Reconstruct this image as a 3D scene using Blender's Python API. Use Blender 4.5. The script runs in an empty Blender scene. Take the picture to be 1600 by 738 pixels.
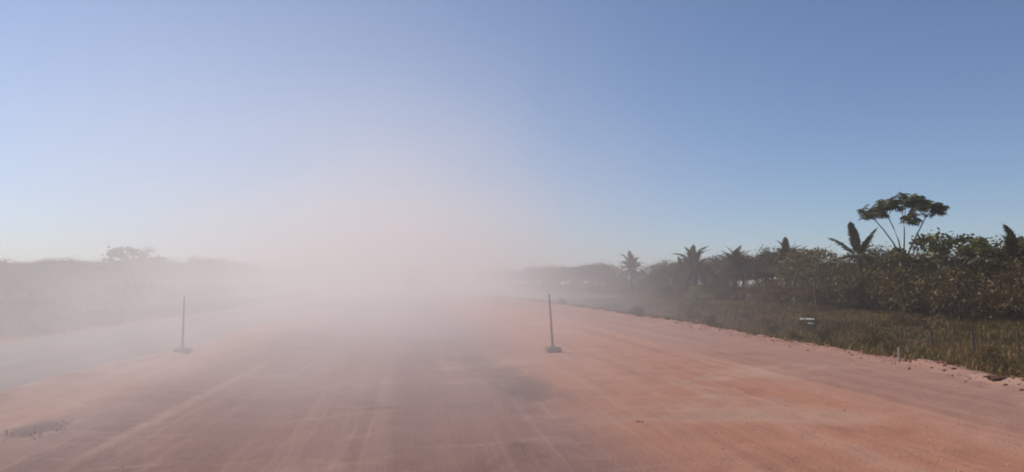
import bpy, math, random
import numpy as np
from mathutils import Vector, Matrix, Euler

# ------------------------------------------------------------------ camera, sky, sun, exposure
SC = bpy.context.scene
COL = SC.collection
F, CH = 1160.0, 1.45                                   # focal length in photo pixels, eye height in a car
PIT, YAW = math.atan(74 / F), math.atan(150 / F)
SUN_AZ, SUN_EL = math.radians(-45), math.radians(45)   # azimuth from the road direction (+Y), clockwise positive

cd = bpy.data.cameras.new('camera'); cam = bpy.data.objects.new('camera', cd); COL.objects.link(cam)
cd.sensor_width = 36.0; cd.lens = 36.0 * F / 1600.0
cd.clip_start = 0.05; cd.clip_end = 6000
cam.location = (0, 0, CH); cam.rotation_euler = (math.pi / 2 + PIT, 0, -YAW)
SC.camera = cam

W = bpy.data.worlds.new('World'); SC.world = W; W.use_nodes = True
wn = W.node_tree; bg = wn.nodes['Background']
sky = wn.nodes.new('ShaderNodeTexSky'); sky.sky_type = 'NISHITA'; sky.sun_disc = False
sky.sun_elevation = SUN_EL; sky.sun_rotation = SUN_AZ
sky.air_density = 0.78; sky.dust_density = 0.35; sky.ozone_density = 4.5; sky.altitude = 0
wn.links.new(sky.outputs[0], bg.inputs['Color']); bg.inputs['Strength'].default_value = 0.106

sd = bpy.data.lights.new('sun', 'SUN'); sun = bpy.data.objects.new('sun', sd); COL.objects.link(sun)
sd.energy = 3.75; sd.angle = math.radians(0.55); sd.color = (1.0, 0.93, 0.83)
sv = Vector((math.sin(SUN_AZ) * math.cos(SUN_EL), math.cos(SUN_AZ) * math.cos(SUN_EL), math.sin(SUN_EL)))
sun.rotation_euler = sv.to_track_quat('Z', 'Y').to_euler(); sun.location = sv * 60

SC.view_settings.view_transform = 'Standard'; SC.view_settings.look = 'None'
SC.view_settings.exposure = 0.0; SC.view_settings.gamma = 1.0
SC.render.engine = 'CYCLES'
cy = SC.cycles
cy.use_denoising = True
cy.max_bounces = 8; cy.diffuse_bounces = 3; cy.glossy_bounces = 2; cy.transparent_max_bounces = 16
cy.volume_bounces = 3
cy.volume_step_rate = 1.5; cy.volume_max_steps = 96
cy.filter_width = 1.9                                    # a soft phone picture
try: cy.pixel_filter_type = 'BLACKMAN_HARRIS'
except Exception: pass

rng = np.random.default_rng(7); random.seed(7)

# ------------------------------------------------------------------ pixel helpers (photo 1600 x 738)
def ray(px, py):
    x = (px - 800) / F; z = -(py - 369) / F; y = 1.0
    y, z = y * math.cos(PIT) - z * math.sin(PIT), y * math.sin(PIT) + z * math.cos(PIT)
    return x * math.cos(YAW) + y * math.sin(YAW), -x * math.sin(YAW) + y * math.cos(YAW), z
def on_ground(px, py, z=0.0):
    r = ray(px, py); t = (z - CH) / r[2]
    return r[0] * t, r[1] * t
def at_depth(px, py, Y):
    r = ray(px, py); t = Y / r[1]
    return r[0] * t, Y, CH + r[2] * t
def at_lateral(px, py, X):
    r = ray(px, py); t = X / r[0]
    return X, r[1] * t, CH + r[2] * t

# ------------------------------------------------------------------ numeric helpers
def sst(a, b, x):
    t = np.clip((np.asarray(x, float) - a) / (b - a), 0, 1); return t * t * (3 - 2 * t)
def _h(i, j, s):
    v = np.sin(i * 127.1 + j * 311.7 + s * 74.7) * 43758.5453
    return v - np.floor(v)
def vn(x, y, s=0):
    x = np.asarray(x, float); y = np.asarray(y, float)
    i = np.floor(x); j = np.floor(y); u = x - i; v = y - j
    u = u * u * (3 - 2 * u); v = v * v * (3 - 2 * v)
    return (_h(i, j, s) * (1 - u) + _h(i + 1, j, s) * u) * (1 - v) + (_h(i, j + 1, s) * (1 - u) + _h(i + 1, j + 1, s) * u) * v - 0.5
def fbm(x, y, s=0, o=4):
    r = 0; a = 1.0
    for k in range(o):
        r = r + a * vn(x * 2 ** k, y * 2 ** k, s + k); a *= 0.5
    return r
def edge_r(Y):                                          # right edge of the laterite road
    return 8.75 + 0.95 * sst(9, 28, Y) + 0.35 * fbm(np.asarray(Y, float) * 0.22, 3.1, 5, 3)
def edge_l(Y):
    return -5.15 + 0.45 * fbm(np.asarray(Y, float) * 0.3, 8.7, 6, 3)
LEFT_VERGE = -10.6
def terrain(X, Y):
    X = np.asarray(X, float); Y = np.asarray(Y, float)
    t = X - (edge_r(Y) + 0.55)
    zr = -0.9 * sst(0, 4.0, t) - 1.0 * sst(3.0, 15, t) + 0.9 * sst(15, 38, t) + sst(0.6, 5, t) * 0.28 * fbm(X * 0.18, Y * 0.16, 11)
    zr = zr + sst(0.2, 1.5, t) * 0.10 * fbm(X * 1.3, Y * 1.3, 12, 3)
    u = LEFT_VERGE + 0.8 * fbm(Y * 0.15, 1.7, 15, 3) - X
    zl = 0.12 * np.exp(-((u - 1.2) / 0.9) ** 2) - 0.5 * sst(1.5, 9, u) + sst(0, 3, u) * 0.3 * fbm(X * 0.16, Y * 0.16, 13)
    far = sst(90, 500, np.hypot(X, Y))
    return -0.13 + np.where(t > 0, zr, 0) + np.where(u > 0, zl, 0) + far * 0.6 * fbm(X * 0.01, Y * 0.01, 14)
def gz(x, y): return float(terrain(x, y))

# ------------------------------------------------------------------ mesh helpers
def mesh_np(name, co, faces_flat, loop_tot, mat, smooth=False, attrs=None):
    me = bpy.data.meshes.new(name)
    co = np.ascontiguousarray(co, np.float32).reshape(-1, 3)
    ff = np.ascontiguousarray(faces_flat, np.int32).ravel()
    lt = np.ascontiguousarray(loop_tot, np.int32).ravel()
    me.vertices.add(len(co)); me.vertices.foreach_set('co', co.ravel())
    me.loops.add(len(ff)); me.loops.foreach_set('vertex_index', ff)
    me.polygons.add(len(lt))
    ls = np.zeros(len(lt), np.int32); ls[1:] = np.cumsum(lt)[:-1]
    me.polygons.foreach_set('loop_start', ls); me.polygons.foreach_set('loop_total', lt)
    if smooth: me.polygons.foreach_set('use_smooth', np.ones(len(lt), bool))
    me.update(calc_edges=True); me.validate()
    for k, v in (attrs or {}).items():
        a = me.attributes.new(k, 'FLOAT', 'POINT'); a.data.foreach_set('value', np.ascontiguousarray(v, np.float32))
    if mat: me.materials.append(mat)
    return me
class MB:
    """collects shapes into one mesh"""
    def __init__(s): s.v = []; s.f = []
    def add(s, vs, fs):
        n = len(s.v); s.v += [tuple(v) for v in vs]; s.f += [tuple(i + n for i in f) for f in fs]
    def box(s, c, d, bev=0.0, top=1.0):
        x, y, z = (k / 2 for k in d); cx, cy_, cz = c; b = bev
        if b <= 0:
            vs = [(cx + i * x * (top if k > 0 else 1), cy_ + j * y * (top if k > 0 else 1), cz + k * z) for k in (-1, 1) for i, j in ((-1, -1), (1, -1), (1, 1), (-1, 1))]
            s.add(vs, [(3, 2, 1, 0), (4, 5, 6, 7)] + [(i, (i + 1) % 4, 4 + (i + 1) % 4, 4 + i) for i in range(4)])
            return
        def ring(hx, hy, h, zz):
            return [(cx - hx + h, cy_ - hy, zz), (cx + hx - h, cy_ - hy, zz), (cx + hx, cy_ - hy + h, zz), (cx + hx, cy_ + hy - h, zz),
                    (cx + hx - h, cy_ + hy, zz), (cx - hx + h, cy_ + hy, zz), (cx - hx, cy_ + hy - h, zz), (cx - hx, cy_ - hy + h, zz)]
        rs = [ring(x - b, y - b, b * .6, cz - z), ring(x, y, b, cz - z + b), ring(x * top, y * top, b, cz + z - b), ring(x * top - b, y * top - b, b * .6, cz + z)]
        n = 8; fs = [tuple(reversed(range(n))), tuple(range(3 * n, 4 * n))]
        for r in range(3): fs += [(r * n + i, r * n + (i + 1) % n, (r + 1) * n + (i + 1) % n, (r + 1) * n + i) for i in range(n)]
        s.add(sum(rs, []), fs)
    def tube(s, pts, rad, n=7, cap=True):
        pts = [Vector(p) for p in pts]; vs = []; fs = []
        for i, p in enumerate(pts):
            d = (pts[min(i + 1, len(pts) - 1)] - pts[max(i - 1, 0)]).normalized()
            a = d.orthogonal().normalized() if abs(d.z) < 0.95 else d.cross(Vector((0, 1, 0))).normalized()
            b = d.cross(a)
            for k in range(n):
                t = 2 * math.pi * k / n; vs.append(p + (a * math.cos(t) + b * math.sin(t)) * rad[i])
        for i in range(len(pts) - 1):
            fs += [(i * n + k, i * n + (k + 1) % n, (i + 1) * n + (k + 1) % n, (i + 1) * n + k) for k in range(n)]
        if cap: fs += [tuple(reversed(range(n))), tuple(range((len(pts) - 1) * n, len(pts) * n))]
        s.add(vs, fs)
    def mesh(s, name, mat, smooth=False):
        me = bpy.data.meshes.new(name); me.from_pydata(s.v, [], s.f); me.update()
        if smooth: me.polygons.foreach_set('use_smooth', [True] * len(me.polygons))
        if mat: me.materials.append(mat)
        return me
def link(name, me, parent=None, loc=(0, 0, 0), rot=(0, 0, 0), sc=(1, 1, 1)):
    o = bpy.data.objects.new(name, me); COL.objects.link(o)
    o.location = loc; o.rotation_euler = rot; o.scale = sc if hasattr(sc, '__len__') else (sc,) * 3
    if parent: o.parent = parent
    return o
def tag(o, label, cat, group=None):
    o['label'] = label; o['category'] = cat
    if group: o['group'] = group
    return o
def thing(name, label, cat, loc=(0, 0, 0), rz=0.0, group=None):
    o = link(name, None, None, loc, (0, 0, rz)); o.empty_display_size = 0.3
    return tag(o, label, cat, group)

# ------------------------------------------------------------------ material helpers
class NT:
    def __init__(s, name):
        s.m = bpy.data.materials.new(name); s.m.use_nodes = True; s.t = s.m.node_tree
        s.t.nodes.clear(); s.out = s.t.nodes.new('ShaderNodeOutputMaterial')
    def n(s, typ, **kw):
        nd = s.t.nodes.new('ShaderNode' + typ)
        for k, v in kw.items(): setattr(nd, k, v)
        return nd
    def l(s, a, b): s.t.links.new(a, b)
    def val(s, sock, v):
        if isinstance(v, (int, float)): sock.default_value = v
        elif isinstance(v, tuple): sock.default_value = (*v, 1.0) if len(v) == 3 and sock.type == 'RGBA' else v
        else: s.l(v, sock)
    def math(s, op, a, b=0.0, c=None, clamp=False):
        nd = s.n('Math', operation=op, use_clamp=clamp); s.val(nd.inputs[0], a); s.val(nd.inputs[1], b)
        if c is not None: s.val(nd.inputs[2], c)
        return nd.outputs[0]
    def mix(s, f, a, b):
        nd = s.n('MixRGB'); s.val(nd.inputs[0], f); s.val(nd.inputs[1], a); s.val(nd.inputs[2], b); return nd.outputs[0]
    def ramp(s, x, lo, hi):
        nd = s.n('MapRange', interpolation_type='SMOOTHSTEP'); s.val(nd.inputs[0], x); nd.inputs[1].default_value = lo; nd.inputs[2].default_value = hi
        return nd.outputs[0]
    def noise(s, scale=(1, 1, 1), sc=1.0, det=4.0, rough=0.55, dist=0.0, loc=(0, 0, 0)):
        g = s.n('NewGeometry'); mp = s.n('Mapping'); mp.inputs['Scale'].default_value = scale; mp.inputs['Location'].default_value = loc
        s.l(g.outputs['Position'], mp.inputs[0])
        nz = s.n('TexNoise'); nz.inputs['Scale'].default_value = sc; nz.inputs['Detail'].default_value = det
        nz.inputs['Roughness'].default_value = rough; nz.inputs['Distortion'].default_value = dist
        s.l(mp.outputs[0], nz.inputs[0]); return nz.outputs[0]
    def attr(s, name): return s.n('Attribute', attribute_name=name).outputs['Fac']
    def bsdf(s, col, rough=0.9, bump=None, bstr=0.3, bdist=0.02, spec=0.2, metal=0.0):
        b = s.n('BsdfPrincipled'); s.val(b.inputs['Base Color'], col); s.val(b.inputs['Roughness'], rough)
        b.inputs['Specular IOR Level'].default_value = spec; b.inputs['Metallic'].default_value = metal
        if bump is not None:
            bp = s.n('Bump'); bp.inputs['Strength'].default_value = bstr; bp.inputs['Distance'].default_value = bdist
            s.l(bump, bp.inputs['Height']); s.l(bp.outputs[0], b.inputs['Normal'])
        s.l(b.outputs[0], s.out.inputs[0]); return s.m

def leaf_material(name, cols, trans=0.25, tint='tint'):
    cols = [(c_[0] * 1.25, c_[1] * 1.12, c_[2] * .80) for c_ in cols]   # leaves coated with road dust
    m = NT(name); r = m.n('ObjectInfo').outputs['Random']
    c = m.mix(m.attr(tint), cols[0], cols[1])
    c = m.mix(m.math('MULTIPLY', r, 0.55), c, cols[2])
    d = m.n('BsdfDiffuse'); t = m.n('BsdfTranslucent'); m.l(c, d.inputs[0])
    m.l(m.mix(0.5, c, (0.10, 0.11, 0.02)), t.inputs[0])
    g = m.n('BsdfGlossy'); g.inputs['Roughness'].default_value = 0.45; g.inputs[0].default_value = (0.45, 0.42, 0.36, 1)
    x = m.n('MixShader'); x.inputs[0].default_value = trans; m.l(d.outputs[0], x.inputs[1]); m.l(t.outputs[0], x.inputs[2])
    y = m.n('MixShader'); y.inputs[0].default_value = 0.03; m.l(x.outputs[0], y.inputs[1]); m.l(g.outputs[0], y.inputs[2])
    m.l(y.outputs[0], m.out.inputs[0]); return m.m
def plain(name, col, col2=None, rough=0.8, sc=8.0, spec=0.25, metal=0.0, scale=(1, 1, 1)):
    m = NT(name); nz = m.noise(scale, sc, 5)
    c = m.mix(m.ramp(nz, 0.35, 0.7), col, col2 or tuple(k * 0.7 for k in col))
    return m.bsdf(c, rough, nz, 0.25, 0.01, spec, metal)

# road: compacted laterite, streaked by wheels along its length
def road_material():
    m = NT('laterite_road')
    pos = m.n('SeparateXYZ'); m.l(m.n('NewGeometry').outputs['Position'], pos.inputs[0])
    X, Y = pos.outputs[0], pos.outputs[1]
    warp = m.noise((0.5, 0.07, 1), 1.0, 3)                              # slow wander of the bands
    Xw = m.math('ADD', X, m.math('MULTIPLY', m.math('SUBTRACT', warp, 0.5), 2.6))
    orange = (0.490, 0.222, 0.138); pink = (0.385, 0.212, 0.162); mauve = (0.265, 0.150, 0.130); pale = (0.54, 0.345, 0.26); deep = (0.27, 0.115, 0.075)
    lane = m.math('MULTIPLY', m.ramp(Xw, -4.6, -3.2), m.math('SUBTRACT', 1.0, m.ramp(Xw, 1.0, 2.6)))
    c = m.mix(m.ramp(Xw, 4.2, 6.8), orange, pink)
    c = m.mix(m.ramp(Xw, -3.0, -5.2), c, pink)
    c = m.mix(m.math('MULTIPLY', lane, 0.85), c, mauve)
    st1 = m.noise((2.2, 0.05, 1), 1.0, 5, 0.6, 0.4)                     # wheel streaks
    st2 = m.noise((7.0, 0.16, 1), 1.0, 4, 0.6, 0.6, (3, 9, 0))
    c = m.mix(m.math('MULTIPLY', m.ramp(st1, 0.50, 0.70), 0.38), c, pale)
    c = m.mix(m.math('MULTIPLY', m.ramp(st1, 0.50, 0.32), 0.30), c, deep)
    c = m.mix(m.math('MULTIPLY', m.ramp(st2, 0.54, 0.74), 0.28), c, pale)
    c = m.mix(m.math('MULTIPLY', m.ramp(st2, 0.47, 0.30), 0.35), c, mauve)
    bl = m.noise((0.55, 0.22, 1), 1.0, 6, 0.62, 0.8, (11, 4, 0))        # damp and loose patches
    c = m.mix(m.math('MULTIPLY', m.ramp(bl, 0.55, 0.66), m.math('ADD', 0.22, m.math('MULTIPLY', lane, 0.4))), c, (0.17, 0.092, 0.075))
    bl2 = m.noise((0.35, 0.30, 1), 1.0, 6, 0.6, 0.5, (1, 24, 0))
    c = m.mix(m.math('MULTIPLY', m.ramp(bl2, 0.56, 0.68), 0.5), c, pale)
    cross = m.noise((0.5, 2.4, 1), 1.0, 4, 0.6, 0.7, (5, 2, 0))         # corrugations
    c = m.mix(m.math('MULTIPLY', m.ramp(cross, 0.54, 0.70), m.math('ADD', 0.12, m.math('MULTIPLY', lane, 0.22))), c, pale)
    # one old damp stain by the loose orange soil, one streak of dark soil on the left
    def blob(cx, cyy, rx, ry, k):
        dx = m.math('DIVIDE', m.math('SUBTRACT', X, cx), rx); dy = m.math('DIVIDE', m.math('SUBTRACT', Y, cyy), ry)
        r = m.math('ADD', m.math('MULTIPLY', dx, dx), m.math('MULTIPLY', dy, dy))
        r = m.math('ADD', r, m.math('MULTIPLY', m.math('SUBTRACT', m.noise((1.3, .7, 1), 2.0, 5, 0.65, 0.4, (cx, 0, 0)), 0.5), 3.0))
        return m.math('MULTIPLY', m.ramp(r, 1.3, 0.2), k)
    c = m.mix(blob(1.45, 10.6, 0.42, 1.7, 0.62), c, (0.15, 0.085, 0.072))
    c = m.mix(blob(1.15, 13.6, 0.35, 1.5, 0.45), c, (0.17, 0.095, 0.08))
    c = m.mix(blob(-3.72, 8.05, 0.30, 0.42, 0.75), c, (0.10, 0.062, 0.055))
    fine = m.noise((1, 1, 1), 34.0, 6, 0.7)
    c = m.mix(m.math('MULTIPLY', m.ramp(fine, 0.50, 0.74), 0.35), c, pale)
    c = m.mix(m.math('MULTIPLY', m.ramp(fine, 0.46, 0.28), 0.38), c, (0.18, 0.08, 0.055))
    return m.bsdf(c, 0.95, m.math('ADD', fine, m.math('MULTIPLY', st2, 0.6)), 0.8, 0.025, 0.1)
def lane_material():
    m = NT('pale_dusty_lane')
    a = m.noise((1.1, 0.12, 1), 1.0, 5, 0.6, 0.5); b = m.noise((1, 1, 1), 22.0, 6, 0.7); d = m.noise((0.4, 0.3, 1), 1.0, 5, 0.6, 0.5, (9, 1, 0))
    c = m.mix(m.ramp(a, 0.35, 0.68), (0.16, 0.122, 0.11), (0.235, 0.185, 0.168))
    c = m.mix(m.math('MULTIPLY', m.ramp(d, 0.52, 0.66), 0.55), c, (0.25, 0.185, 0.165))
    c = m.mix(m.math('MULTIPLY', m.ramp(b, 0.48, 0.3), 0.5), c, (0.17, 0.14, 0.13))
    return m.bsdf(c, 0.95, b, 0.5, 0.02, 0.1)
def ground_material():
    m = NT('pasture_ground'); s = m.attr('soil')
    a = m.noise((1, 1, 1), 0.35, 6, 0.6); b = m.noise((1, 1, 1), 5.0, 6, 0.7)
    c = m.mix(m.ramp(a, 0.35, 0.65), (0.115, 0.088, 0.040), (0.190, 0.132, 0.070))
    c = m.mix(m.math('MULTIPLY', m.ramp(b, 0.5, 0.7), 0.5), c, (0.17, 0.13, 0.075))
    e = m.mix(m.ramp(b, 0.38, 0.66), (0.24, 0.085, 0.048), (0.36, 0.165, 0.105))
    f = m.ramp(m.math('ADD', s, m.math('MULTIPLY', m.math('SUBTRACT', a, 0.5), 0.9)), 0.35, 0.65)
    return m.bsdf(m.mix(f, c, e), 0.95, b, 0.6, 0.06, 0.1)

M = {}
M['road'] = road_material(); M['lane'] = lane_material(); M['ground'] = ground_material()
M['clod'] = plain('laterite_clod', (0.34, 0.165, 0.115), (0.22, 0.095, 0.062), 0.95, 14, 0.1)
M['dark_clod'] = plain('dark_soil_clod', (0.085, 0.045, 0.032), (0.14, 0.07, 0.05), 0.95, 14, 0.1)
M['stone'] = plain('pale_stone', (0.52, 0.42, 0.36), (0.36, 0.26, 0.21), 0.9, 12, 0.2)
M['bark'] = plain('grey_brown_bark', (0.105, 0.078, 0.055), (0.055, 0.040, 0.030), 0.9, 5, 0.2, scale=(1, 1, .3))
M['palebark'] = plain('pale_bark', (0.27, 0.245, 0.215), (0.15, 0.125, 0.105), 0.85, 4, 0.2, scale=(.4, .4, 2))
M['wood'] = plain('weathered_post_wood', (0.15, 0.115, 0.085), (0.085, 0.065, 0.05), 0.9, 14, 0.2, scale=(1, 1, .15))
M['palewood'] = plain('pale_peg_wood', (0.52, 0.41, 0.31), (0.38, 0.28, 0.20), 0.85, 18, 0.2, scale=(1, 1, .15))
M['wire'] = plain('rusty_wire', (0.12, 0.085, 0.065), (0.07, 0.045, 0.035), 0.7, 20, 0.3, 0.6)
M['white'] = plain('white_board_paint', (0.58, 0.54, 0.49), (0.42, 0.37, 0.32), 0.6, 9, 0.3)
M['marker'] = plain('dusty_brown_marker', (0.25, 0.155, 0.12), (0.16, 0.09, 0.07), 0.75, 16, 0.25)
M['concrete'] = plain('dusty_block', (0.23, 0.14, 0.11), (0.15, 0.09, 0.075), 0.95, 20, 0.1)
M['tarp'] = plain('lorry_body_paint', (0.11, 0.095, 0.085), (0.075, 0.062, 0.055), 0.7, 3)
M['dark'] = plain('chassis_black', (0.03, 0.027, 0.025), (0.05, 0.04, 0.035), 0.7, 6)
M['rubber'] = plain('tyre_rubber', (0.03, 0.028, 0.027), (0.06, 0.045, 0.04), 0.9, 10)
M['cab'] = plain('lorry_cab_paint', (0.35, 0.34, 0.33), (0.25, 0.22, 0.20), 0.5, 4)
M['red'] = plain('red_lens', (0.30, 0.02, 0.015), (0.22, 0.02, 0.015), 0.3, 10, 0.5)
M['rim'] = plain('dusty_rim', (0.22, 0.19, 0.17), (0.15, 0.12, 0.1), 0.6, 10)
M['glass'] = plain('cab_glass', (0.02, 0.022, 0.025), (0.03, 0.03, 0.03), 0.1, 3, 0.5)
# ground floras: colours of grass and leaves themselves
M['grass'] = leaf_material('dry_green_grass', ((0.092, 0.078, 0.034), (0.230, 0.150, 0.085), (0.15, 0.100, 0.055)), 0.3)
M['leaf_dark'] = leaf_material('dark_green_leaves', ((0.050, 0.044, 0.022), (0.090, 0.072, 0.036), (0.085, 0.052, 0.032)))
M['leaf_mid'] = leaf_material('olive_green_leaves', ((0.066, 0.058, 0.026), (0.120, 0.098, 0.046), (0.105, 0.066, 0.038)))
M['leaf_pale'] = leaf_material('pale_grey_green_leaves', ((0.12, 0.112, 0.066), (0.21, 0.185, 0.115), (0.15, 0.12, 0.078)))
M['leaf_brown'] = leaf_material('brownish_dry_leaves', ((0.085, 0.056, 0.036), (0.140, 0.092, 0.058), (0.10, 0.068, 0.04)))
M['leaf_palm'] = leaf_material('palm_frond_leaflets', ((0.040, 0.052, 0.024), (0.075, 0.085, 0.038), (0.06, 0.055, 0.03)))
M['leaf_fresh'] = leaf_material('mid_green_broad_leaves', ((0.075, 0.090, 0.034), (0.14, 0.15, 0.065), (0.10, 0.10, 0.05)), 0.3)
M['leaf_umbrella'] = leaf_material('deep_green_lobed_leaves', ((0.038, 0.052, 0.026), (0.065, 0.082, 0.04), (0.05, 0.062, 0.032)))
M['leaf_bright'] = leaf_material('fresh_green_blades', ((0.13, 0.165, 0.055), (0.24, 0.26, 0.10), (0.17, 0.19, 0.08)))

# ------------------------------------------------------------------ THE SETTING: ground, road, lane
def geo_steps(a, b, d0, k):
    o = [a]
    while o[-1] < b: o.append(o[-1] + max(d0, k * abs(o[-1])))
    return np.array(o)
def grid(name, XX, YY, ZZ, mat, attrs=None):
    r, c = XX.shape; idx = np.arange(r * c).reshape(r, c)
    q = np.stack([idx[:-1, :-1], idx[:-1, 1:], idx[1:, 1:], idx[1:, :-1]], -1).reshape(-1, 4)
    me = mesh_np(name, np.stack([XX, YY, ZZ], -1), q, np.full(len(q), 4), mat, True, attrs)
    o = link(name, me); o['kind'] = 'structure'; return o

FARD = 1800.0
ysB = -geo_steps(0.5, FARD, 0.8, 0.06)[::-1]
ysF = geo_steps(0.0, FARD, 0.25, 0.016)
ys = np.concatenate([ysB, ysF])
xr = geo_steps(0.0, FARD, 0.33, 0.017); xs = np.concatenate([-xr[:0:-1], xr])
GX, GY = np.meshgrid(xs, ys)
GZ = terrain(GX, GY)
soil = sst(3.4, 1.0, GX - edge_r(GY)) if False else 1 - sst(0.9, 3.0, GX - edge_r(GY))
soil = np.where(GX < LEFT_VERGE + 0.6, 0.75 * (1 - sst(0.0, 2.0, LEFT_VERGE - GX)), soil)
grid('ground', GX, GY, GZ, M['ground'], {'soil': soil.ravel()})

def road_height(X, Y):
    X = np.asarray(X, float); Y = np.asarray(Y, float)
    er, el = edge_r(Y), edge_l(Y)
    fine = np.clip(1.6 - Y / 40.0, 0.1, 1)
    z = 0.02 * fbm(X * 0.4, Y * 0.06, 21, 3) + 0.030 * fbm(X * 1.4, Y * 0.05, 22, 3) * fine
    z = z + 0.020 * fine * np.sin(Y * 6.5 + 3.0 * vn(X * 0.9, Y * 0.4, 23)) * np.clip(vn(X * 0.5, Y * 0.13, 24) + 0.25, 0, 1)
    z = z + 0.018 * fine * fbm(X * 5, Y * 4, 25, 4)
    for cx, w, dp in ((-1.7, .33, .035), (0.2, .3, .032), (2.35, .45, -.035), (5.6, .5, -.02), (-3.4, .4, -.02), (7.2, .4, -.02)):
        z = z - dp * np.exp(-((X - cx - 0.8 * vn(Y * 0.06, cx, 26)) / w) ** 2)
    tr = X - er                                          # berm of loose clods along the right edge
    lump = np.clip(0.55 + 1.5 * fbm(X * 2.6, Y * 2.2, 27, 3), 0, 1.8)
    z = z + 0.075 * np.exp(-((tr - 0.05) / 0.34) ** 2) * lump
    tl = el - X
    z = z + 0.075 * np.exp(-((tl + 0.18) / 0.25) ** 2) * np.clip(0.5 + 1.6 * fbm(X * 2.3, Y * 1.9, 28, 3), 0, 1.8)
    z = z - 0.40 * sst(0.15, 1.0, tr) - 0.22 * sst(0.1, 0.6, tl)
    return z
ry = np.concatenate([-geo_steps(0.4, FARD * .98, 0.6, 0.08)[::-1], np.arange(-0.2, 3.5, 0.2), geo_steps(3.5, FARD * .98, 0.055, 0.0065)])
u = np.linspace(0, 1, 210)
RL, RR = edge_l(ry)[:, None] - 0.62, edge_r(ry)[:, None] + 1.05
RX = RL + (RR - RL) * u[None, :]; RY = np.repeat(ry[:, None], len(u), 1)
grid('road', RX, RY, road_height(RX, RY), M['road'])

ly = np.concatenate([-geo_steps(0.4, FARD * .97, 0.8, 0.08)[::-1], geo_steps(0.0, FARD * .97, 0.12, 0.012)])
v = np.linspace(0, 1, 60)
LR = np.full((len(ly), 1), -4.2); LL = LEFT_VERGE - 0.25 + 0.8 * fbm(ly * 0.15, 1.7, 15, 3)[:, None] + 0.3 * fbm(ly * .9, 4.4, 16, 3)[:, None]
LX = LL + (LR - LL) * v[None, :]; LY = np.repeat(ly[:, None], len(v), 1)
LZ = -0.055 + 0.018 * fbm(LX * .8, LY * .1, 31, 3) + 0.012 * fbm(LX * 3, LY * 2.5, 32, 3) * np.clip(1.6 - LY / 40, 0.1, 1) - 0.06 * sst(0.25, 0.0, LX - LL) * 1.0
LZ = LZ - 0.10 * (1 - sst(0.0, 0.35, LX - LL))
grid('dusty_lane', LX, LY, LZ, M['lane'])
def top_z(x, y):
    if edge_l(y) - .2 < x < edge_r(y) + .35: return float(road_height(x, y))
    if LEFT_VERGE < x < -5: return -0.05
    return gz(x, y)

# ------------------------------------------------------------------ loose stones and clods (nobody could count them)
_ico = None
def ico():
    global _ico
    if _ico is None:
        t = (1 + 5 ** .5) / 2
        v_ = np.array([(-1, t, 0), (1, t, 0), (-1, -t, 0), (1, -t, 0), (0, -1, t), (0, 1, t), (0, -1, -t), (0, 1, -t), (t, 0, -1), (t, 0, 1), (-t, 0, -1), (-t, 0, 1)], float)
        v_ /= np.linalg.norm(v_[0])
        f_ = np.array([(0, 11, 5), (0, 5, 1), (0, 1, 7), (0, 7, 10), (0, 10, 11), (1, 5, 9), (5, 11, 4), (11, 10, 2), (10, 7, 6), (7, 1, 8), (3, 9, 4), (3, 4, 2), (3, 2, 6), (3, 6, 8), (3, 8, 9), (4, 9, 5), (2, 4, 11), (6, 2, 10), (8, 6, 7), (9, 8, 1)])
        _ico = (v_, f_)
    return _ico
def pebbles(name, P, S, mat, label, cat):
    v_, f_ = ico(); n = len(P)
    jit = 1 + 0.35 * (rng.random((n, 12, 1)) - .5) * 2
    V_ = v_[None] * jit * (S[:, None, None] * np.stack([0.7 + .6 * rng.random(n), .7 + .6 * rng.random(n), .45 + .35 * rng.random(n)], -1)[:, None, :])
    a = rng.random(n) * 6.283; ca, sa = np.cos(a)[:, None], np.sin(a)[:, None]
    V_ = np.stack([V_[..., 0] * ca - V_[..., 1] * sa, V_[..., 0] * sa + V_[..., 1] * ca, V_[..., 2]], -1) + P[:, None, :]
    f = (f_[None] + (np.arange(n) * 12)[:, None, None]).reshape(-1, 3)
    o = link(name, mesh_np(name, V_, f, np.full(len(f), 3), mat)); o['kind'] = 'stuff'; tag(o, label, cat); return o
n = 2600
py_ = 4 + 60 * rng.random(n) ** 2.0
px_ = edge_r(py_) + 0.05 + 0.28 * rng.normal(size=n)
s_ = 0.008 + 0.032 * rng.random(n) ** 4
pebbles('loose_clods', np.stack([px_, py_, road_height(px_, py_) + s_ * .25], -1), s_, M['clod'], 'crumbled red soil lumps along the road edge beside the grass', 'soil')
n = 5000
py_ = 3.5 + 45 * rng.random(n) ** 1.8
px_ = -5.3 + 14.2 * rng.random(n)
s_ = 0.003 + 0.010 * rng.random(n) ** 5
pebbles('gravel', np.stack([px_, py_, road_height(px_, py_) + s_ * .2], -1), s_, M['stone'], 'fine pale grit scattered over the red road', 'gravel')

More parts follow.
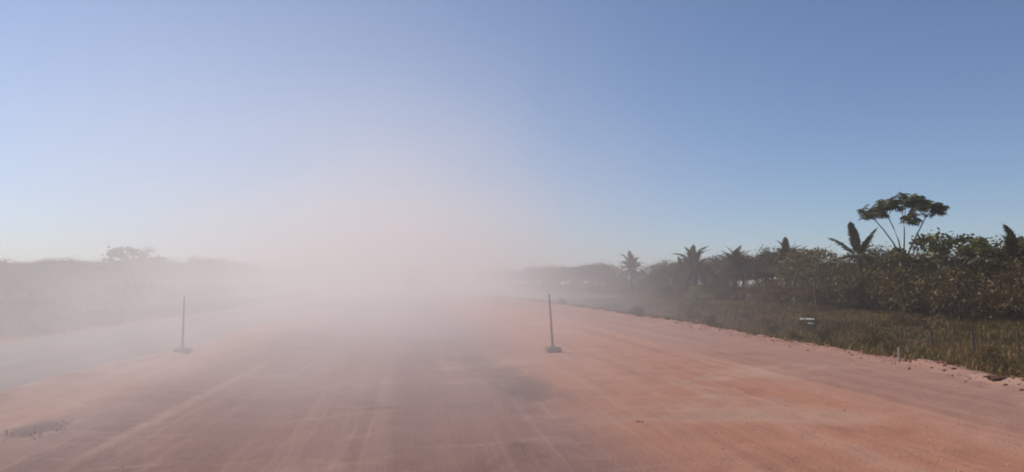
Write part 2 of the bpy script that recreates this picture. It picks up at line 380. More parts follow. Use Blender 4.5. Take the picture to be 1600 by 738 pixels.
def big_clod(name, px, py, size, flat, mat, label, cat, seed):
    x, y = on_ground(px, py); r = np.random.default_rng(seed)
    v_, f_ = ico(); me = MB()
    for k in range(4):
        c = np.array([r.normal() * size * .45, r.normal() * size * .25, 0]); s = size * (0.35 + .3 * r.random())
        vv = v_ * (1 + .3 * (r.random((12, 1)) - .5) * 2) * np.array([s * 1.3, s, s * flat]) + c
        me.add(vv.tolist(), f_.tolist())
    o = link(name, me.mesh(name, mat), None, (x, y, top_z(x, y) + size * flat * .12)); return tag(o, label, cat)
big_clod('soil_clod', 1560, 599, 0.17, 0.35, M['dark_clod'], 'flat dark broken soil clod on the road edge beside the grass', 'soil clod', 1)
big_clod('soil_clod', 1490, 583, 0.06, 0.6, M['dark_clod'], 'small dark soil lump near the pale wooden peg', 'soil clod', 2)
big_clod('stone', 1290, 541, 0.055, 0.7, M['stone'], 'pale stone lying on the edge of the red road', 'stone', 3)
big_clod('stone', 998, 666, 0.022, 0.7, M['dark_clod'], 'small dark stone lying alone on the smooth orange soil', 'stone', 4)
# the dark lumpy streaks on the left of the road
P = []
for k in range(230):
    if k % 2: a = rng.random(); qx, qy = 2 + 116 * a, 684 - 26 * a + 4 * rng.normal()
    else: a = rng.random(); qx, qy = 36 + 66 * a, 684 - 12 * a + 4 * rng.normal()
    x, y = on_ground(qx, qy); P.append((x, y, float(road_height(x, y))))
pebbles('dark_crumbs', np.array(P), 0.003 + 0.011 * rng.random(230) ** 2, M['dark_clod'], 'dark soil crumbs strewn in two streaks on the road', 'soil')

# ------------------------------------------------------------------ marker posts
def marker_post(px, py, top_px, top_py, label, rz):
    x, y = on_ground(px, py); z = float(road_height(x, y)) - 0.006
    tx, ty, tz = at_depth(top_px, top_py, y)
    t = thing('marker_post', label, 'marker post', (x, y, z), rz, 'marker posts beside the driving lane')
    b = MB(); b.box((0, 0, .052), (.31, .29, .104), .012, .93); link('base', b.mesh('base', M['concrete']), t)
    c = MB(); c.box((0, 0, .117), (.115, .115, .026), .006, .8); link('collar', c.mesh('collar', M['concrete']), t)
    h = tz - z; dx = tx - x
    ca, sa = math.cos(-rz), math.sin(-rz)
    p = MB()
    for i, (za, zb, ra, rb) in enumerate(((.13, h * .55, .027, .021), (h * .55, h, .021, .013))):
        pts = [(ca * dx * q / h, sa * dx * q / h, q) for q in (za, zb)]
        p.tube(pts, [ra, rb], 6)
    link('post', p.mesh('post', M['marker']), t)
    for q in (.42, .66, .86):
        r = MB(); w = .027 - .014 * q + .0035
        r.tube([(ca * dx * q, sa * dx * q, h * q - .012), (ca * dx * q, sa * dx * q, h * q + .012)], [w, w], 8); link('ring', r.mesh('ring', M['wood']), t)
marker_post(864, 550.5, 858, 459, 'thin dark marker post in a block base on clean orange soil', 0.12)
marker_post(285, 552.5, 288, 463, 'thin dark marker post in a block base beside the pale dusty lane', -0.2)

# wooden peg on the road edge
x, y = on_ground(1405, 568.5)
pg = MB(); pg.box((0, 0, .10), (.045, .03, .30), .006, .9)
o = link('wooden_peg', pg.mesh('wooden_peg', M['palewood']), None, (x, y, top_z(x, y)), (0.03, -0.05, .4)); tag(o, 'short pale wooden peg driven into the road edge', 'peg')

# ------------------------------------------------------------------ wire fence along the pasture
fence = thing('wire_fence', 'low wire fence of dark wooden posts across the pasture beyond the road', 'fence', (26.3, 30, gz(26.3, 30)))
fx, fy0, fz0 = 26.3, 30.0, gz(26.3, 30)
FP = []
for k in range(-4, 22):
    yy = 29.9 + 2.75 * k + random.uniform(-.25, .25); xx = fx + random.uniform(-.12, .12) + 0.02 * (yy - 30)
    hgt = random.uniform(1.0, 1.4); lean = (random.uniform(-.12, .12), random.uniform(-.12, .12))
    z = gz(xx, yy)
    m_ = MB(); r0 = random.uniform(.045, .075)
    m_.tube([(0, 0, -.25), (.01, 0, hgt * .5), (0, .01, hgt)], [r0, r0 * .95, r0 * .85], 7)
    link('post', m_.mesh('post', M['wood']), fence, (xx - fx, yy - fy0, z - fz0), (lean[0], lean[1], random.random() * 6))
    FP.append((xx - fx, yy - fy0, z - fz0))
for h_ in (.38, .72, 1.08):
    w = MB(); pts = []
    for a, b in zip(FP[:-1], FP[1:]):
        pts.append((a[0] - .07, a[1], a[2] + h_)); pts.append(((a[0] + b[0]) / 2 - .07, (a[1] + b[1]) / 2, (a[2] + b[2]) / 2 + h_ - .03))
    pts.append((FP[-1][0] - .07, FP[-1][1], FP[-1][2] + h_))
    w.tube(pts, [.007] * len(pts), 4); link('wire', w.mesh('wire', M['wire']), fence)

# white boards by the fence
x, y, z = at_lateral(1262, 501, 25.6)
zb = gz(x, y)
sg = thing('board_sign', 'small sign of tilted white boards on two short posts by the wire fence', 'sign', (x, y, zb), -0.55)
for dx, dz, ww in ((0.14, z + .10 - zb, .52), (-.34, z + .10 - zb, .30), (0.20, z - .19 - zb, .42)):
    b = MB(); b.box((0, 0, 0), (ww, .17, .025), .004); link('board', b.mesh('board', M['white']), sg, (dx, 0, dz), (math.radians(33), 0, 0))
for dx in (-.30, .26):
    b = MB(); b.box((dx, .05, (z - zb) * .5 + .04), (.055, .055, (z - zb) + .35), .006); link('post', b.mesh('post', M['wood']), sg)

# ------------------------------------------------------------------ plants: generators
def rot_basis(n):
    """random unit normals biased upwards and tangents"""
    nv = rng.normal(size=(n, 3)); nv[:, 2] = np.abs(nv[:, 2]) + 0.35
    nv /= np.linalg.norm(nv, axis=1)[:, None]
    t = rng.normal(size=(n, 3)); t -= nv * np.sum(t * nv, 1)[:, None]; t /= np.linalg.norm(t, axis=1)[:, None]
    return nv, t, np.cross(nv, t)
def leaf_mesh(name, P, size, mat, aspect=0.5, tint=None, droop=0.0):
    """kite-shaped leaves folded along the midrib"""
    n = len(P); nv, t, b = rot_basis(n)
    if droop: t[:, 2] -= droop; t /= np.linalg.norm(t, axis=1)[:, None]; b = np.cross(nv, t); b /= np.linalg.norm(b, axis=1)[:, None]
    L = (size * (0.6 + 0.8 * rng.random(n)))[:, None]; w = L * aspect * 0.5
    a = P - t * L * .5; c = P + t * L * .5; m1 = P + b * w + nv * L * .07; m2 = P - b * w + nv * L * .07
    V_ = np.stack([a, m1, c, m2], 1)
    i = np.arange(n) * 4
    f = np.stack([np.stack([i, i + 1, i + 2], -1), np.stack([i, i + 2, i + 3], -1)], 1).reshape(-1, 3)
    tt = rng.random(n) if tint is None else tint
    return mesh_np(name, V_, f, np.full(len(f), 3), mat, False, {'tint': np.repeat(tt, 4)})
def crown_points(n_cl, per, R, H, c0, clr, hollow=0.45, top_flat=0.0, dens_var=0.6):
    """leaf clumps spread unevenly through a crown of half-width R, half-height H about height c0"""
    C_, T_, P_ = [], [], []
    for k in range(n_cl):
        d = rng.normal(size=3); d /= np.linalg.norm(d); d[2] = d[2] * (1 - top_flat) if d[2] > 0 else d[2] * .75
        r = hollow + (1 - hollow) * rng.random() ** .6
        lob = 1 + .28 * math.sin(2.3 * math.atan2(d[1], d[0]) + n_cl) + .16 * math.sin(5 * d[2] + 3 * d[0])
        c = np.array([d[0] * R * r * lob, d[1] * R * r * lob, c0 + d[2] * H * r])
        m_ = max(6, int(per * (1 - dens_var * rng.random()))); cr = clr * (0.6 + .7 * rng.random())
        q = rng.normal(size=(m_, 3)) * np.array([cr, cr, cr * .62]) * .62 + c
        C_.append(c); P_.append(q); T_.append(np.clip(rng.random() * .8 + .2 * rng.random(m_), 0, 1))
    return np.array(C_), np.concatenate(P_), np.concatenate(T_)
def trunk_mesh(name, C_, h0, r0, mat, lean=(0, 0), stems=1, n_limb=9, base_h=None):
    m_ = MB()
    for s in range(stems):
        ox, oy = (0, 0) if stems == 1 else (random.uniform(-.25, .25), random.uniform(-.25, .25))
        top = Vector((lean[0] + ox * 4, lean[1] + oy * 4, h0))
        pts = [Vector((ox, oy, -.3)), Vector((ox + top.x * .1 + random.uniform(-.05, .05), oy + top.y * .1, h0 * .3)), Vector((ox + top.x * .5 + random.uniform(-.1, .1), oy + top.y * .5 + random.uniform(-.1, .1), h0 * .65)), top]
        m_.tube(pts, [r0 * 1.2 / stems ** .5, r0 / stems ** .5, r0 * .75 / stems ** .5, r0 * .45 / stems ** .5], 7)
        for k in range(n_limb // stems):
            c = Vector(C_[random.randrange(len(C_))].tolist()); a = random.uniform(.45, .98)
            p0 = pts[2].lerp(pts[3], (a - .45) / .53) if a > .5 else pts[1].lerp(pts[2], .8)
            mid = p0.lerp(c, .5) + Vector((random.uniform(-.15, .15), random.uniform(-.15, .15), random.uniform(-.1, .25)))
            m_.tube([p0, mid, c], [r0 * .38 / stems ** .5, r0 * .22, r0 * .07], 5)
    return m_.mesh(name, mat, True)

def tree_kind(n_cl, per, R, H, c0, clr, leaf, size, bark, r0, **kw):
    C_, P_, T_ = crown_points(n_cl, per, R, H, c0, clr, kw.get('hollow', .45), kw.get('flat', .0), kw.get('dv', .6))
    return (trunk_mesh('trunk', C_, kw.get('th', c0 * .9), r0, M[bark], kw.get('lean', (0, 0)), kw.get('stems', 1), kw.get('limbs', 10)),
            leaf_mesh('crown', P_, size, M[leaf], kw.get('asp', .5), T_, kw.get('droop', 0.15)))
K = {}
# unit trees are about 7 m tall, shrubs about 2.5 m
K['dark'] = [tree_kind(70, 95, 2.5, 2.3, 4.3, .75, 'leaf_dark', .24, 'bark', .17, stems=1) for _ in range(3)]
K['olive'] = [tree_kind(55, 80, 2.7, 1.9, 4.4, .70, 'leaf_mid', .25, 'bark', .16, dv=.75) for _ in range(3)]
K['pale'] = [tree_kind(34, 70, 2.4, 1.7, 4.8, .58, 'leaf_pale', .27, 'palebark', .11, hollow=.6, dv=.7, limbs=16) for _ in range(2)]
K['airy'] = [tree_kind(22, 48, 2.3, 1.9, 5.0, .48, 'leaf_fresh', .40, 'palebark', .10, hollow=.55, limbs=18, asp=.6) for _ in range(2)]
K['shrub'] = [tree_kind(34, 75, 1.55, 1.0, 1.15, .5, 'leaf_mid', .18, 'bark', .06, stems=3, limbs=9, th=1.2, hollow=.3) for _ in range(3)]
K['brown'] = [tree_kind(30, 70, 1.6, 1.0, 1.1, .5, 'leaf_brown', .17, 'bark', .06, stems=3, limbs=12, th=1.2, hollow=.3) for _ in range(3)]
PLANTED = []
def plant(kind, var, name, label, cat, group, x, y, s=1.0, sz=1.0, rz=None, zoff=0.0):
    tm, cm = K[kind][var % len(K[kind])]
    z = gz(x, y) + zoff
    t = thing(name, label, cat, (x, y, z), random.random() * 6.28 if rz is None else rz, group)
    t.scale = (s, s, s * sz)
    link('trunk', tm, t); link('crown', cm, t); PLANTED.append(t)
    return t

# palms --------------------------------------------------------------
def frond_mesh(name, L, arch, mat, npair=34, lw=.62):
    """a feather frond along +X: midrib with drooping leaflets on both sides"""
    V_, Fc, T_ = [], [], []
    def mid(t):
        a = arch * t ** 1.6
        return Vector((L * (t - .10 * a * t), 0, L * (.10 * t - .42 * a * t * t)))
    pts = [mid(i / 9) for i in range(10)]
    mb = MB(); mb.tube(pts, [.05 * (1 - .85 * i / 9) for i in range(10)], 5); V_ += mb.v; Fc += mb.f; T_ += [0.9] * len(mb.v)
    for k in range(npair):
        t = .14 + .86 * (k + .5) / npair; p = mid(t); d = (mid(min(1, t + .02)) - mid(t - .02)).normalized()
        ll = lw * (math.sin(math.pi * min(1, (t * .92 + .12))) ** .6) * random.uniform(.85, 1.1) * (1 if t < .9 else .75)
        for s in (-1, 1):
            out = (d * random.uniform(.55, .8) + Vector((0, s, 0)) * .8 + Vector((0, 0, random.uniform(-.15, .3)))).normalized()
            q = p + out * ll * .55; e = p + out * ll + Vector((0, 0, -.30 * ll)); w = d * .065
            i = len(V_); V_ += [tuple(p - w), tuple(p + w), tuple(q + w * 1.1), tuple(q - w * 1.1), tuple(e)]
            Fc += [(i, i + 1, i + 2, i + 3), (i + 3, i + 2, i + 4)]; T_ += [random.random()] * 5
    me = bpy.data.meshes.new(name); me.from_pydata(V_, [], Fc); me.update(); me.materials.append(mat)
    a = me.attributes.new('tint', 'FLOAT', 'POINT'); a.data.foreach_set('value', T_)
    return me
FR_STIFF = [frond_mesh('frond', 3.2, a, M['leaf_palm'], 40, .62) for a in (.2, .35, .8, 1.3)]
FR = [frond_mesh('frond', 1.0 * 3.4, a, M['leaf_palm']) for a in (.85, 1.25, 1.7, 2.1)]
def palm(label, x, y, trunk_h, n_fr, scale, group=None, upright=0.0, FR=FR):
    z0 = gz(x, y)
    t = thing('palm_tree', label, 'palm tree', (x, y, z0), random.random() * 6.28, group); t.scale = (scale,) * 3
    t.rotation_euler = (random.uniform(-.09, .09), random.uniform(-.09, .09), t.rotation_euler[2])
    m_ = MB(); lx = random.uniform(-.2, .2)
    zs = [-.4] + [trunk_h * q / 8 for q in range(0, 9)]
    m_.tube([(lx * max(0, q / trunk_h) ** 2, 0, q) for q in zs], [.24] + [.21 - .05 * q / 8 + (.02 if q % 2 else 0) for q in range(9)], 9)
    link('trunk', m_.mesh('trunk', M['bark'], True), t)
    for k in range(n_fr):
        q = k / (n_fr - 1); el = math.radians(84 - (112 - 60 * upright) * q ** 1.1 + random.uniform(-10, 10)); az = k * 2.39996 + random.uniform(-.25, .25)
        fm = FR[min(3, int(q * 3.2 + random.random() * .9 - upright * 1.2)) if q * 3.2 - upright * 1.2 > 0 else 0]
        R_ = Matrix.Rotation(az, 4, 'Z') @ Matrix.Rotation(-el, 4, 'Y') @ Matrix.Rotation(random.uniform(-.3, .3), 4, 'X')
        o = link('frond', fm, t); s = random.uniform(.85, 1.08)
        o.matrix_local = Matrix.Translation((lx, 0, trunk_h - .05)) @ R_ @ Matrix.Scale(s, 4)
    PLANTED.append(t); return t

# palms where the photograph shows them (column, X of the tree belt); tops fixed by the picture
def palm_at(px, top_py, X, label, crown_frac=.62, n_fr=22, upright=0.0, group=None, scale=1.0, FR=FR):
    x, y, zt = at_lateral(px, top_py, X); h = (zt - gz(x, y)) / scale
    return palm(label, x, y, max(.8, h - 2.5), n_fr, scale, group, upright, FR)
palm_at(988, 397, 42, 'feathery palm standing alone above low bushes at the hazy end of the tree belt', scale=1.25)
palm_at(1086, 386, 42, 'tall palm with wide arching fronds behind the round bright green bush', scale=1.4, n_fr=26)
palm_at(1062, 408, 45, 'short palm tucked close beside the tall arching palm', scale=1.1, n_fr=20)
palm_at(1148, 391, 45, 'dark bushy palm merging into the dense tree belt', scale=1.15, n_fr=24, upright=.4)
palm_at(1228, 376, 50, 'palm crown poking out of the leafy tree tops', scale=1.1, n_fr=15, upright=.3)
palm_at(1346, 354, 45, 'young palm with few stiff upright fronds left of the umbrella tree', scale=1.25, n_fr=7, upright=.45, FR=FR_STIFF)
palm_at(1574, 364, 47, 'palm with ragged low fronds beyond the umbrella tree at the belt end', scale=1.1, n_fr=15, upright=.3)

# the umbrella-crowned tree -------------------------------------------
def palmate_leaf():
    """large leaf with nine long lobes hanging from its stalk"""
    V_ = [(0, 0, 0)]; Fc = []
    for k in range(9):
        a = -2.5 + 5.0 * k / 8; ll = .52 * (1 - .10 * abs(k - 4) / 4)
        d = (math.cos(a), math.sin(a)); nx, ny = -d[1], d[0]; w = .085
        i = len(V_)
        V_ += [(d[0] * ll * .5 + nx * w, d[1] * ll * .5 + ny * w, -.02), (d[0] * ll * .5 - nx * w, d[1] * ll * .5 - ny * w, -.02), (d[0] * ll, d[1] * ll, -.15), (d[0] * ll * .55, d[1] * ll * .55, -.055)]
        Fc += [(0, i + 1, i + 3), (0, i + 3, i), (i + 1, i + 2, i + 3), (i + 3, i + 2, i)]
    me = bpy.data.meshes.new('leaf'); me.from_pydata(V_, [], Fc); me.update(); me.materials.append(M['leaf_umbrella'])
    a = me.attributes.new('tint', 'FLOAT', 'POINT'); a.data.foreach_set('value', [.6] * len(V_)); return me
def umbrella_tree():
    X0 = 44.0
    bx, by, _ = at_lateral(1412, 400, X0); z0 = gz(bx, by)
    t = thing('umbrella_tree', 'tall tree with bare forked limbs and a flat umbrella of large lobed leaves', 'tree', (bx, by, z0))
    def loc(px, py, dy):
        x, y, z = at_depth(px, py, by + dy); return Vector((x - bx, dy, z - z0))
    fork = loc(1412, 412, 0); tr = MB()
    tr.tube([(.25, 0, -.4), (.15, 0, fork.z * .35), (fork.x * .6, 0, fork.z * .7), fork], [.18, .16, .13, .11], 8)
    link('trunk', tr.mesh('trunk', M['bark'], True), t)
    lm = palmate_leaf()
    limbs = [(((1396, 380), (1368, 345)), -.3, ((1356, 332), (1368, 324))), (((1404, 376), (1388, 340)), .8, ((1380, 319), (1394, 316), (1374, 330))),
             (((1413, 376), (1412, 345)), -.7, ((1407, 308), (1422, 338), (1416, 318), (1432, 310))), (((1432, 368), (1446, 340)), .5, ((1444, 316), (1459, 321), (1436, 326), (1466, 326)))]
    tips = []
    for (a, b), dy, ts in limbs:
        pa, pb = loc(*a, dy * .4), loc(*b, dy)
        br = MB(); br.tube([fork - Vector((0, 0, .15)), fork.lerp(pa, .6), pa, pa.lerp(pb, .55) + Vector((.04, 0, .05)), pb], [.085, .075, .06, .05, .042], 6)
        link('limb', br.mesh('limb', M['bark'], True), t)
        for q, tp in enumerate(ts): tips.append((pb, loc(tp[0], tp[1] + 3, dy + (.9, -1.0, .2, -.4)[q])))
    for pb, tip in tips:
        b = MB(); b.tube([pb, pb.lerp(tip, .5) + Vector((0, 0, -.08)), tip], [.04, .034, .028], 5)
        link('branch', b.mesh('branch', M['bark'], True), t)
        for k in range(22):
            az = k * 2.4 + random.random() * .5; el = random.uniform(-.75, .9); st = random.uniform(.3, .95)
            d = Vector((math.cos(az) * math.cos(el), math.sin(az) * math.cos(el), math.sin(el) * .85 + .03))
            o = link('leaf', lm, t); s = random.uniform(.8, 1.15)
            R_ = Matrix.Rotation(az, 4, 'Z') @ Matrix.Rotation(random.uniform(.15, .7), 4, 'Y') @ Matrix.Rotation(random.uniform(-.35, .35), 4, 'X')
            o.matrix_local = Matrix.Translation(tip + d * st) @ R_ @ Matrix.Scale(s, 4)
    PLANTED.append(t)
umbrella_tree()

# tree belt on the right -----------------------------------------------
def tree_at(px, top_py, X, kind, var, label, group=None, wide=1.0, base_h=7.0, name='broadleaf_tree', cat='tree'):
    x, y, zt = at_lateral(px, top_py, X); h = max(1.0, zt - gz(x, y)); s = h / base_h
    return plant(kind, var, name, label, cat, group, x, y, s * wide, 1 / wide)
tree_at(1490, 346, 43, 'airy', 0, 'loose tree with pale branches and gaps, right beside the umbrella tree', wide=1.15)
tree_at(1445, 364, 45, 'airy', 1, 'lower loose-leaved tree under the umbrella tree crown', wide=1.05)
tree_at(1272, 380, 42, 'pale', 0, 'pale grey-green leafy tree overhanging the pasture edge', wide=1.25)
tree_at(1240, 396, 38.5, 'pale', 1, 'lower pale grey-green tree leaning out over the pasture', wide=1.2)
GD, GO = 'dark trees of the roadside belt', 'olive trees of the roadside belt'
LD, LO = 'dense dark round-crowned tree in the belt beyond the wire fence', 'looser olive-green tree in the belt beyond the wire fence'
belt = [(1014, 430, 48), (1036, 421, 50), (1052, 414, 47), (1112, 416, 48), (1130, 402, 50), (1160, 397, 47), (1184, 404, 50), (1206, 390, 46), (1232, 386, 52), (1254, 402, 49), (1284, 392, 48),
        (1304, 410, 52), (1366, 392, 50), (1384, 386, 47), (1398, 396, 44), (1424, 392, 52), (1446, 402, 50), (1472, 398, 52), (1512, 404, 50), (1540, 374, 47), (1562, 384, 52), (1592, 380, 46), (1625, 372, 44), (1680, 362, 44),
        (956, 432, 46), (934, 427, 50), (905, 419, 46), (886, 424, 50), (868, 430, 46), (850, 426, 52), (832, 431, 48), (815, 428, 52), (796, 433, 50), (776, 431, 54), (756, 434, 52), (1760, 355, 44), (1850, 345, 45)]
belt += [(968, 434, 49), (1000, 426, 52), (1024, 416, 54), (1044, 410, 56), (1070, 410, 56), (1098, 406, 56), (1120, 404, 56), (1146, 400, 58), (1196, 398, 58), (1332, 408, 56)]
belt += [(px, 421 + 0.04 * (900 - px) + random.uniform(-5, 5), random.uniform(48, 58)) for px in range(748, 962, 9)]
for i, (px, py, X) in enumerate(belt):
    k = 'dark' if i % 3 else 'olive'
    tree_at(px, py - 6, X + 3, k, i, LD if k == 'dark' else LO, GD if k == 'dark' else GO, wide=random.uniform(1.0, 1.35))
# understorey shrubs in front of the belt
GB, GS = 'brownish shrubs before the belt', 'green shrubs before the belt'
yy = 34.0; i = 0
while yy < 330:
    X = random.uniform(41.0, 45.0)
    k = 'brown' if (i * 7) % 5 < 3 else 'shrub'
    plant(k, i, 'shrub', 'brownish dry shrub in the thicket fronting the belt beyond the fence' if k == 'brown' else 'olive-green shrub in the thicket fronting the belt beyond the fence', 'shrub', GB if k == 'brown' else GS, X, yy, random.uniform(.9, 1.6) * (1.2 if yy < 70 else 1))
    yy += random.uniform(1.5, 2.8) * (1 + yy / 170); i += 1
yy = 36.0
while yy < 330:
    X = random.uniform(45.0, 50); k = 'brown' if i % 3 == 0 else 'shrub'
    plant(k, i, 'shrub', 'brownish dry shrub in the thicket fronting the belt beyond the fence' if k == 'brown' else 'olive-green shrub in the thicket fronting the belt beyond the fence', 'shrub', GB if k == 'brown' else GS, X, yy, random.uniform(1.1, 1.8))
    yy += random.uniform(2.4, 4.0) * (1 + yy / 170); i += 1
for px, X in ((1330, 42.5), (1350, 42), (1368, 43), (1400, 42), (1425, 43)):
    x, y, _ = at_lateral(px, 470, X)
    plant('shrub', i, 'shrub', 'tall leafy shrub around the foot of the stiff young palm', 'shrub', 'shrubs around the young palm', x, y, 1.7); i += 1
# the round bright bush
K['round'] = [tree_kind(46, 110, 1.75, 1.45, 1.35, .5, 'leaf_bright', .17, 'bark', .06, stems=3, limbs=9, th=1.2, hollow=.55, dv=.35)]
x, y, _ = at_lateral(1092, 478, 35.0)
plant('round', 0, 'round_bush', 'round bright green bush standing alone in the pasture below the palms', 'bush', None, x, y, 1.0)

# left side, behind the dust and the added glare veil --------------------------------------------
GL, GLS = 'trees of the low wood left of the lane', 'shrubs left of the lane'
LL_ = 'dark veiled tree in the low wood beyond the pale lane'
tree_at(214, 376, -46, 'airy', 0, 'loose-crowned tree rising above the low wood beyond the pale lane', wide=1.3)
tree_at(306, 396, -50, 'pale', 1, 'rounded pale tree showing above the low wood beyond the pale lane', wide=1.2)
for i, px in enumerate(list(range(-120, 620, 17))):
    py = 404 + 4 * math.sin(px * .05) + random.uniform(-3, 3) + (max(0, px - 330) * .115)
    X = random.uniform(-56, -44) - (4 if px > 400 else 0)
    if px < 0: py = 402
    tree_at(px, py, X, 'dark', i, LL_, GL, wide=random.uniform(1.3, 1.9))
yy = 30.0
while yy < 300:
    X = random.uniform(-43, -34)
    plant('brown', i, 'shrub', 'veiled shrub before the low wood beyond the pale lane', 'shrub', GLS, X, yy, random.uniform(1.2, 1.8)); i += 1
    yy += random.uniform(1.3, 2.4) * (1 + yy / 150)

for k in range(70):
    Y_ = 16 + 75 * random.random() ** 1.3; X_ = 13.5 + 25 * random.random()
    if abs(X_ - 26.3) < 1.0: X_ += 2
    plant('brown' if k % 2 else 'shrub', k, 'weed_bush', ('small brown weed bush' if k % 2 else 'small olive weed bush') + ' scattered in the rough pasture grass around the fence', 'bush', ('brown' if k % 2 else 'olive') + ' weed bushes in the pasture', X_, Y_, random.uniform(.16, .42), random.uniform(.8, 1.5))
GL2 = 'scrub along the verge of the pale lane'
yy = 16.0
while yy < 120:
    for _ in range(2):
        X = -15.5 - 17 * random.random() ** 1.2
        plant('brown' if i % 3 else 'shrub', i, 'shrub', 'low scrub bush growing on the verge just beyond the pale lane', 'shrub', GL2, X, yy + random.uniform(-1, 1), random.uniform(.55, .95)); i += 1
    yy += random.uniform(1.2, 2.2) * (1 + yy / 90)

# ------------------------------------------------------------------ grass
def grass(name, X, Y, S, label):
    n_ = len(X); nb = 10; Z = terrain(X, Y) - .02
    N = n_ * nb
    bx = np.repeat(X, nb) + rng.normal(size=N) * np.repeat(S, nb) * .28; by = np.repeat(Y, nb) + rng.normal(size=N) * np.repeat(S, nb) * .28
    B = np.stack([bx, by, np.repeat(Z, nb)], -1); L = np.repeat(S, nb) * (.5 + .7 * rng.random(N)); az = rng.random(N) * 6.283
    out = np.stack([np.cos(az), np.sin(az), 0 * az], -1); ln = (.15 + .65 * rng.random(N))[:, None]
    up = np.array([0, 0, 1.0])
    wd = (.005 + .006 * rng.random(N) + .0003 * by)[:, None]
    side = np.stack([-np.sin(az), np.cos(az), 0 * az], -1) * wd
    m1 = B + out * ln * L[:, None] * .4 + up * (L[:, None] * .65); e = B + out * ln * L[:, None] * 1.0 + up * (L[:, None] * (1.0 - .35 * ln))
    V_ = np.stack([B - side, B + side, m1 + side * .8, m1 - side * .8, e], 1); i_ = np.arange(N)[:, None] * 5
    f = np.concatenate([i_ + np.array([0, 1, 2]), i_ + np.array([0, 2, 3]), i_ + np.array([3, 2, 4])], 1).reshape(-1, 3)
    ti = np.repeat(np.clip(.5 + 2.2 * fbm(X * .16, Y * .13, 41, 3), 0, 1), nb) * .7 + .3 * rng.random(N)
    o = link(name, mesh_np(name, V_, f, np.full(len(f), 3), M['grass'], False, {'tint': np.repeat(ti, 5)})); o['kind'] = 'stuff'; tag(o, label, 'grass')
n = 70000
Yg = 5 + 135 * rng.random(n) ** 1.7
off = rng.random(n) ** 1.35 * 37 + .42 + .5 * rng.random(n)
Xg = edge_r(Yg) + off
keep = (rng.random(n) < np.clip(.35 + 1.1 * fbm(Xg * .3, Yg * .25, 42, 3) + .12 * off, .08, 1))
Xg, Yg, off = Xg[keep], Yg[keep], off[keep]
Sg = (.10 + .34 * rng.random(len(Xg)) ** 2 + .22 * np.clip(fbm(Xg * .3, Yg * .3, 44, 3), 0, 1)) * np.clip(.45 + off * .10, .4, 1.25)
grass('grass', Xg, Yg, Sg, 'rough dry green grass of the pasture and bank beyond the road')
n = 13000
Yg = 6 + 110 * rng.random(n) ** 1.6; off = rng.random(n) ** 1.2 * 30
Xg = LEFT_VERGE - .3 - off
Sg = (.25 + .4 * rng.random(n))
grass('grass', Xg, Yg, Sg, 'rough grass on the verge beyond the pale dusty lane')

# ------------------------------------------------------------------ the lorry ahead, nearly lost in its own dust
def lorry(x, y):
    z = top_z(x, y)
    t = thing('lorry', 'tall box lorry driving ahead, nearly lost in its own dust', 'lorry', (x, y, z), 0.0)
    b = MB(); b.box((0, 3.1, 2.28), (2.45, 6.0, 2.5), .05); body = link('cargo_box', b.mesh('cargo_box', M['tarp']), t)
    for s in (-1, 1):
        d = MB(); d.box((s * .6, .075, 2.28), (1.16, .05, 2.36), .015); dd = link('door', d.mesh('door', M['tarp']), t)
        hb = MB(); hb.tube([(s * .14, .03, 1.15), (s * .14, .03, 3.4)], [.02, .02], 6); link('lock_rod', hb.mesh('lock_rod', M['rim']), dd)
        l = MB(); l.box((s * 1.0, .06, .86), (.34, .05, .13), .012); link('tail_light', l.mesh('tail_light', M['red']), t)
        f = MB(); f.box((s * .92, .75, .50), (.55, .02, .55)); link('mudflap', f.mesh('mudflap', M['rubber']), t)
        mr = MB(); mr.box((s * 1.36, 7.6, 2.35), (.18, .1, .42), .02); link('mirror', mr.mesh('mirror', M['dark']), t)
    c = MB(); c.box((0, 4.0, .90), (.9, 7.8, .22), .02); link('chassis', c.mesh('chassis', M['dark']), t)
    bp = MB(); bp.box((0, .12, .62), (2.3, .1, .14), .015); link('bumper', bp.mesh('bumper', M['dark']), t)
    cb = MB(); cb.box((0, 7.2, 1.72), (2.3, 1.75, 2.0), .12, .94); cab = link('cab', cb.mesh('cab', M['cab']), t)
    ws = MB(); ws.box((0, 8.06, 2.1), (1.95, .05, .8), .02); link('windscreen', ws.mesh('windscreen', M['glass']), cab)
    for yy_, xs_ in ((1.5, (-1.08, -.76, .76, 1.08)), (2.75, (-1.08, -.76, .76, 1.08)), (7.0, (-1.02, 1.02))):
        for xx_ in xs_:
            w = thing_part = link('wheel', None, t, (xx_, yy_, .50))
            ty = MB(); ty.tube([(-.14, 0, 0), (-.11, 0, 0), (.11, 0, 0), (.14, 0, 0)], [.43, .50, .50, .43], 22); link('tyre', ty.mesh('tyre', M['rubber']), w)
            rm = MB(); rm.tube([(-.145, 0, 0), (.145, 0, 0)], [.27, .27], 16); link('rim', rm.mesh('rim', M['rim']), w)
lorry(0.15, 104.0)

# ------------------------------------------------------------------ air: even haze, the plume of road dust, added glare veils
HT = 46.0
hb = MB(); hb.box((0, 0, (HT - 4.0) / 2), (FARD * 2.3, FARD * 2.3, HT + 4.0))
hm = NT('thin_haze'); pv = hm.n('VolumePrincipled')
pv.inputs['Color'].default_value = (0.94, 0.86, 0.80, 1); pv.inputs['Density'].default_value = 0.00040; pv.inputs['Anisotropy'].default_value = 0.05
hm.l(pv.outputs[0], hm.out.inputs['Volume'])
o = link('haze', hb.mesh('haze', hm.m)); o['kind'] = 'stuff'; tag(o, 'thin pale dusty air over the whole road and pasture', 'haze')

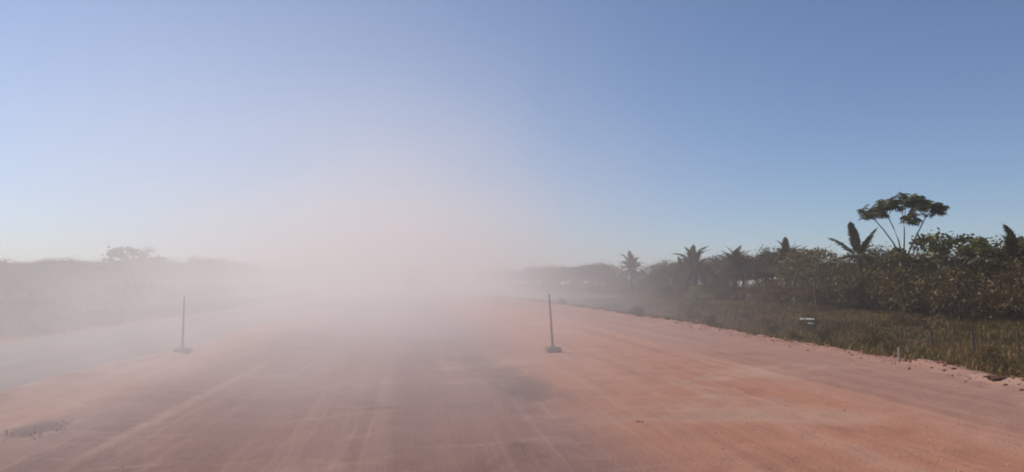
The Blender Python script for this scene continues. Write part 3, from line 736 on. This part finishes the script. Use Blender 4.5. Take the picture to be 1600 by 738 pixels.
def dust():
    x0, x1, y0, y1, z1 = -70.0, 30.0, 1.0, 190.0, 40.0
    b = MB(); b.box(((x0 + x1) / 2, (y0 + y1) / 2, (z1 - 3.0) / 2), (x1 - x0, y1 - y0, z1 + 3.0))
    m = NT('road_dust_and_glare'); g = m.n('NewGeometry'); sp = m.n('SeparateXYZ'); m.l(g.outputs['Position'], sp.inputs[0])
    X, Y, Z = sp.outputs; mm = m.math
    def gauss(q): return mm('POWER', 2.718, mm('MULTIPLY', mm('MULTIPLY', q, q), -1.0))
    def side(dx, sl, sr):
        right = mm('GREATER_THAN', dx, 0.0)
        return mm('ADD', mm('MULTIPLY', right, sr), mm('MULTIPLY', mm('SUBTRACT', 1.0, right), sl))
    Zp = mm('MAXIMUM', Z, 0.0)
    # A: trail along the wheel tracks, drifting left, thickened nearby to imitate windscreen glare
    dx = mm('SUBTRACT', X, mm('MULTIPLY_ADD', Y, -0.02, -1.6))
    lat = gauss(mm('DIVIDE', dx, side(dx, mm('MULTIPLY_ADD', Y, 0.075, 6.0), mm('MULTIPLY_ADD', Y, 0.10, 3.0))))
    ver = mm('POWER', 2.718, mm('MULTIPLY', mm('POWER', mm('DIVIDE', Zp, mm('MULTIPLY_ADD', Y, 0.047, 2.2)), 1.3), -1.0))
    lon = mm('MULTIPLY_ADD', mm('SUBTRACT', 1.0, m.ramp(Y, 8.0, 45.0)), 0.070, 0.028)
    A = mm('MULTIPLY', mm('MULTIPLY', lat, ver), lon)
    # B: the billow thrown up behind the lorry
    nb = mm('SUBTRACT', m.noise((1, 1, 1), 0.055, 4, 0.6, 0.5, (2.3, 7.1, 0)), 0.5)
    dx2 = mm('MULTIPLY_ADD', nb, 34.0, mm('SUBTRACT', X, 1.0)); Zb = mm('MAXIMUM', mm('MULTIPLY_ADD', nb, 22.0, Zp), 0.0)
    B = mm('MULTIPLY', gauss(mm('DIVIDE', dx2, side(dx2, 17.0, 15.0))), mm('MULTIPLY', gauss(mm('DIVIDE', mm('SUBTRACT', Y, 92.0), 40.0)), gauss(mm('DIVIDE', Zb, 9.0))))
    # C: thin veil added over the left side, imitating windscreen glare
    dx3 = mm('ADD', X, 26.0)
    C = mm('MULTIPLY', gauss(mm('DIVIDE', dx3, 26.0)), mm('MULTIPLY', gauss(mm('DIVIDE', mm('SUBTRACT', Y, 50.0), 55.0)), mm('POWER', 2.718, mm('DIVIDE', Zp, -9.0))))
    # D: added puff that fades the left marker post like windscreen glare
    D = mm('MULTIPLY', gauss(mm('DIVIDE', mm('ADD', X, 5.2), 2.4)), mm('MULTIPLY', gauss(mm('DIVIDE', mm('SUBTRACT', Y, 11.5), 4.0)), gauss(mm('DIVIDE', Zp, 1.7))))
    fade = mm('MULTIPLY', m.ramp(Y, 1.2, 6.0), mm('SUBTRACT', 1.0, m.ramp(Z, 26.0, 39.0)))
    fade = mm('MULTIPLY', fade, mm('SUBTRACT', 1.0, m.ramp(Y, 130.0, 188.0)))
    fade = mm('MULTIPLY', fade, mm('MULTIPLY', m.ramp(X, -69.0, -48.0), mm('SUBTRACT', 1.0, m.ramp(X, 18.0, 29.0))))
    nz = m.noise((1, 0.8, 1.3), 0.085, 4, 0.62, 0.6)
    nn = mm('MULTIPLY_ADD', m.ramp(nz, 0.34, 0.66), 1.45, 0.22)
    d = mm('ADD', mm('MULTIPLY_ADD', D, 0.085, A), mm('ADD', mm('MULTIPLY', B, 0.034), mm('MULTIPLY', C, 0.0025)))
    d = mm('MULTIPLY', mm('MULTIPLY', d, fade), nn)
    pv = m.n('VolumePrincipled'); pv.inputs['Color'].default_value = (0.99, 0.935, 0.91, 1); pv.inputs['Anisotropy'].default_value = 0.4
    m.l(d, pv.inputs['Density']); m.l(pv.outputs[0], m.out.inputs['Volume'])
    o = link('dust_glare_cloud', b.mesh('dust_glare_cloud', m.m)); o['kind'] = 'stuff'
    tag(o, 'pale pinkish dust cloud hanging over the road behind the lorry, with a left veil imitating glare', 'dust cloud')
dust()
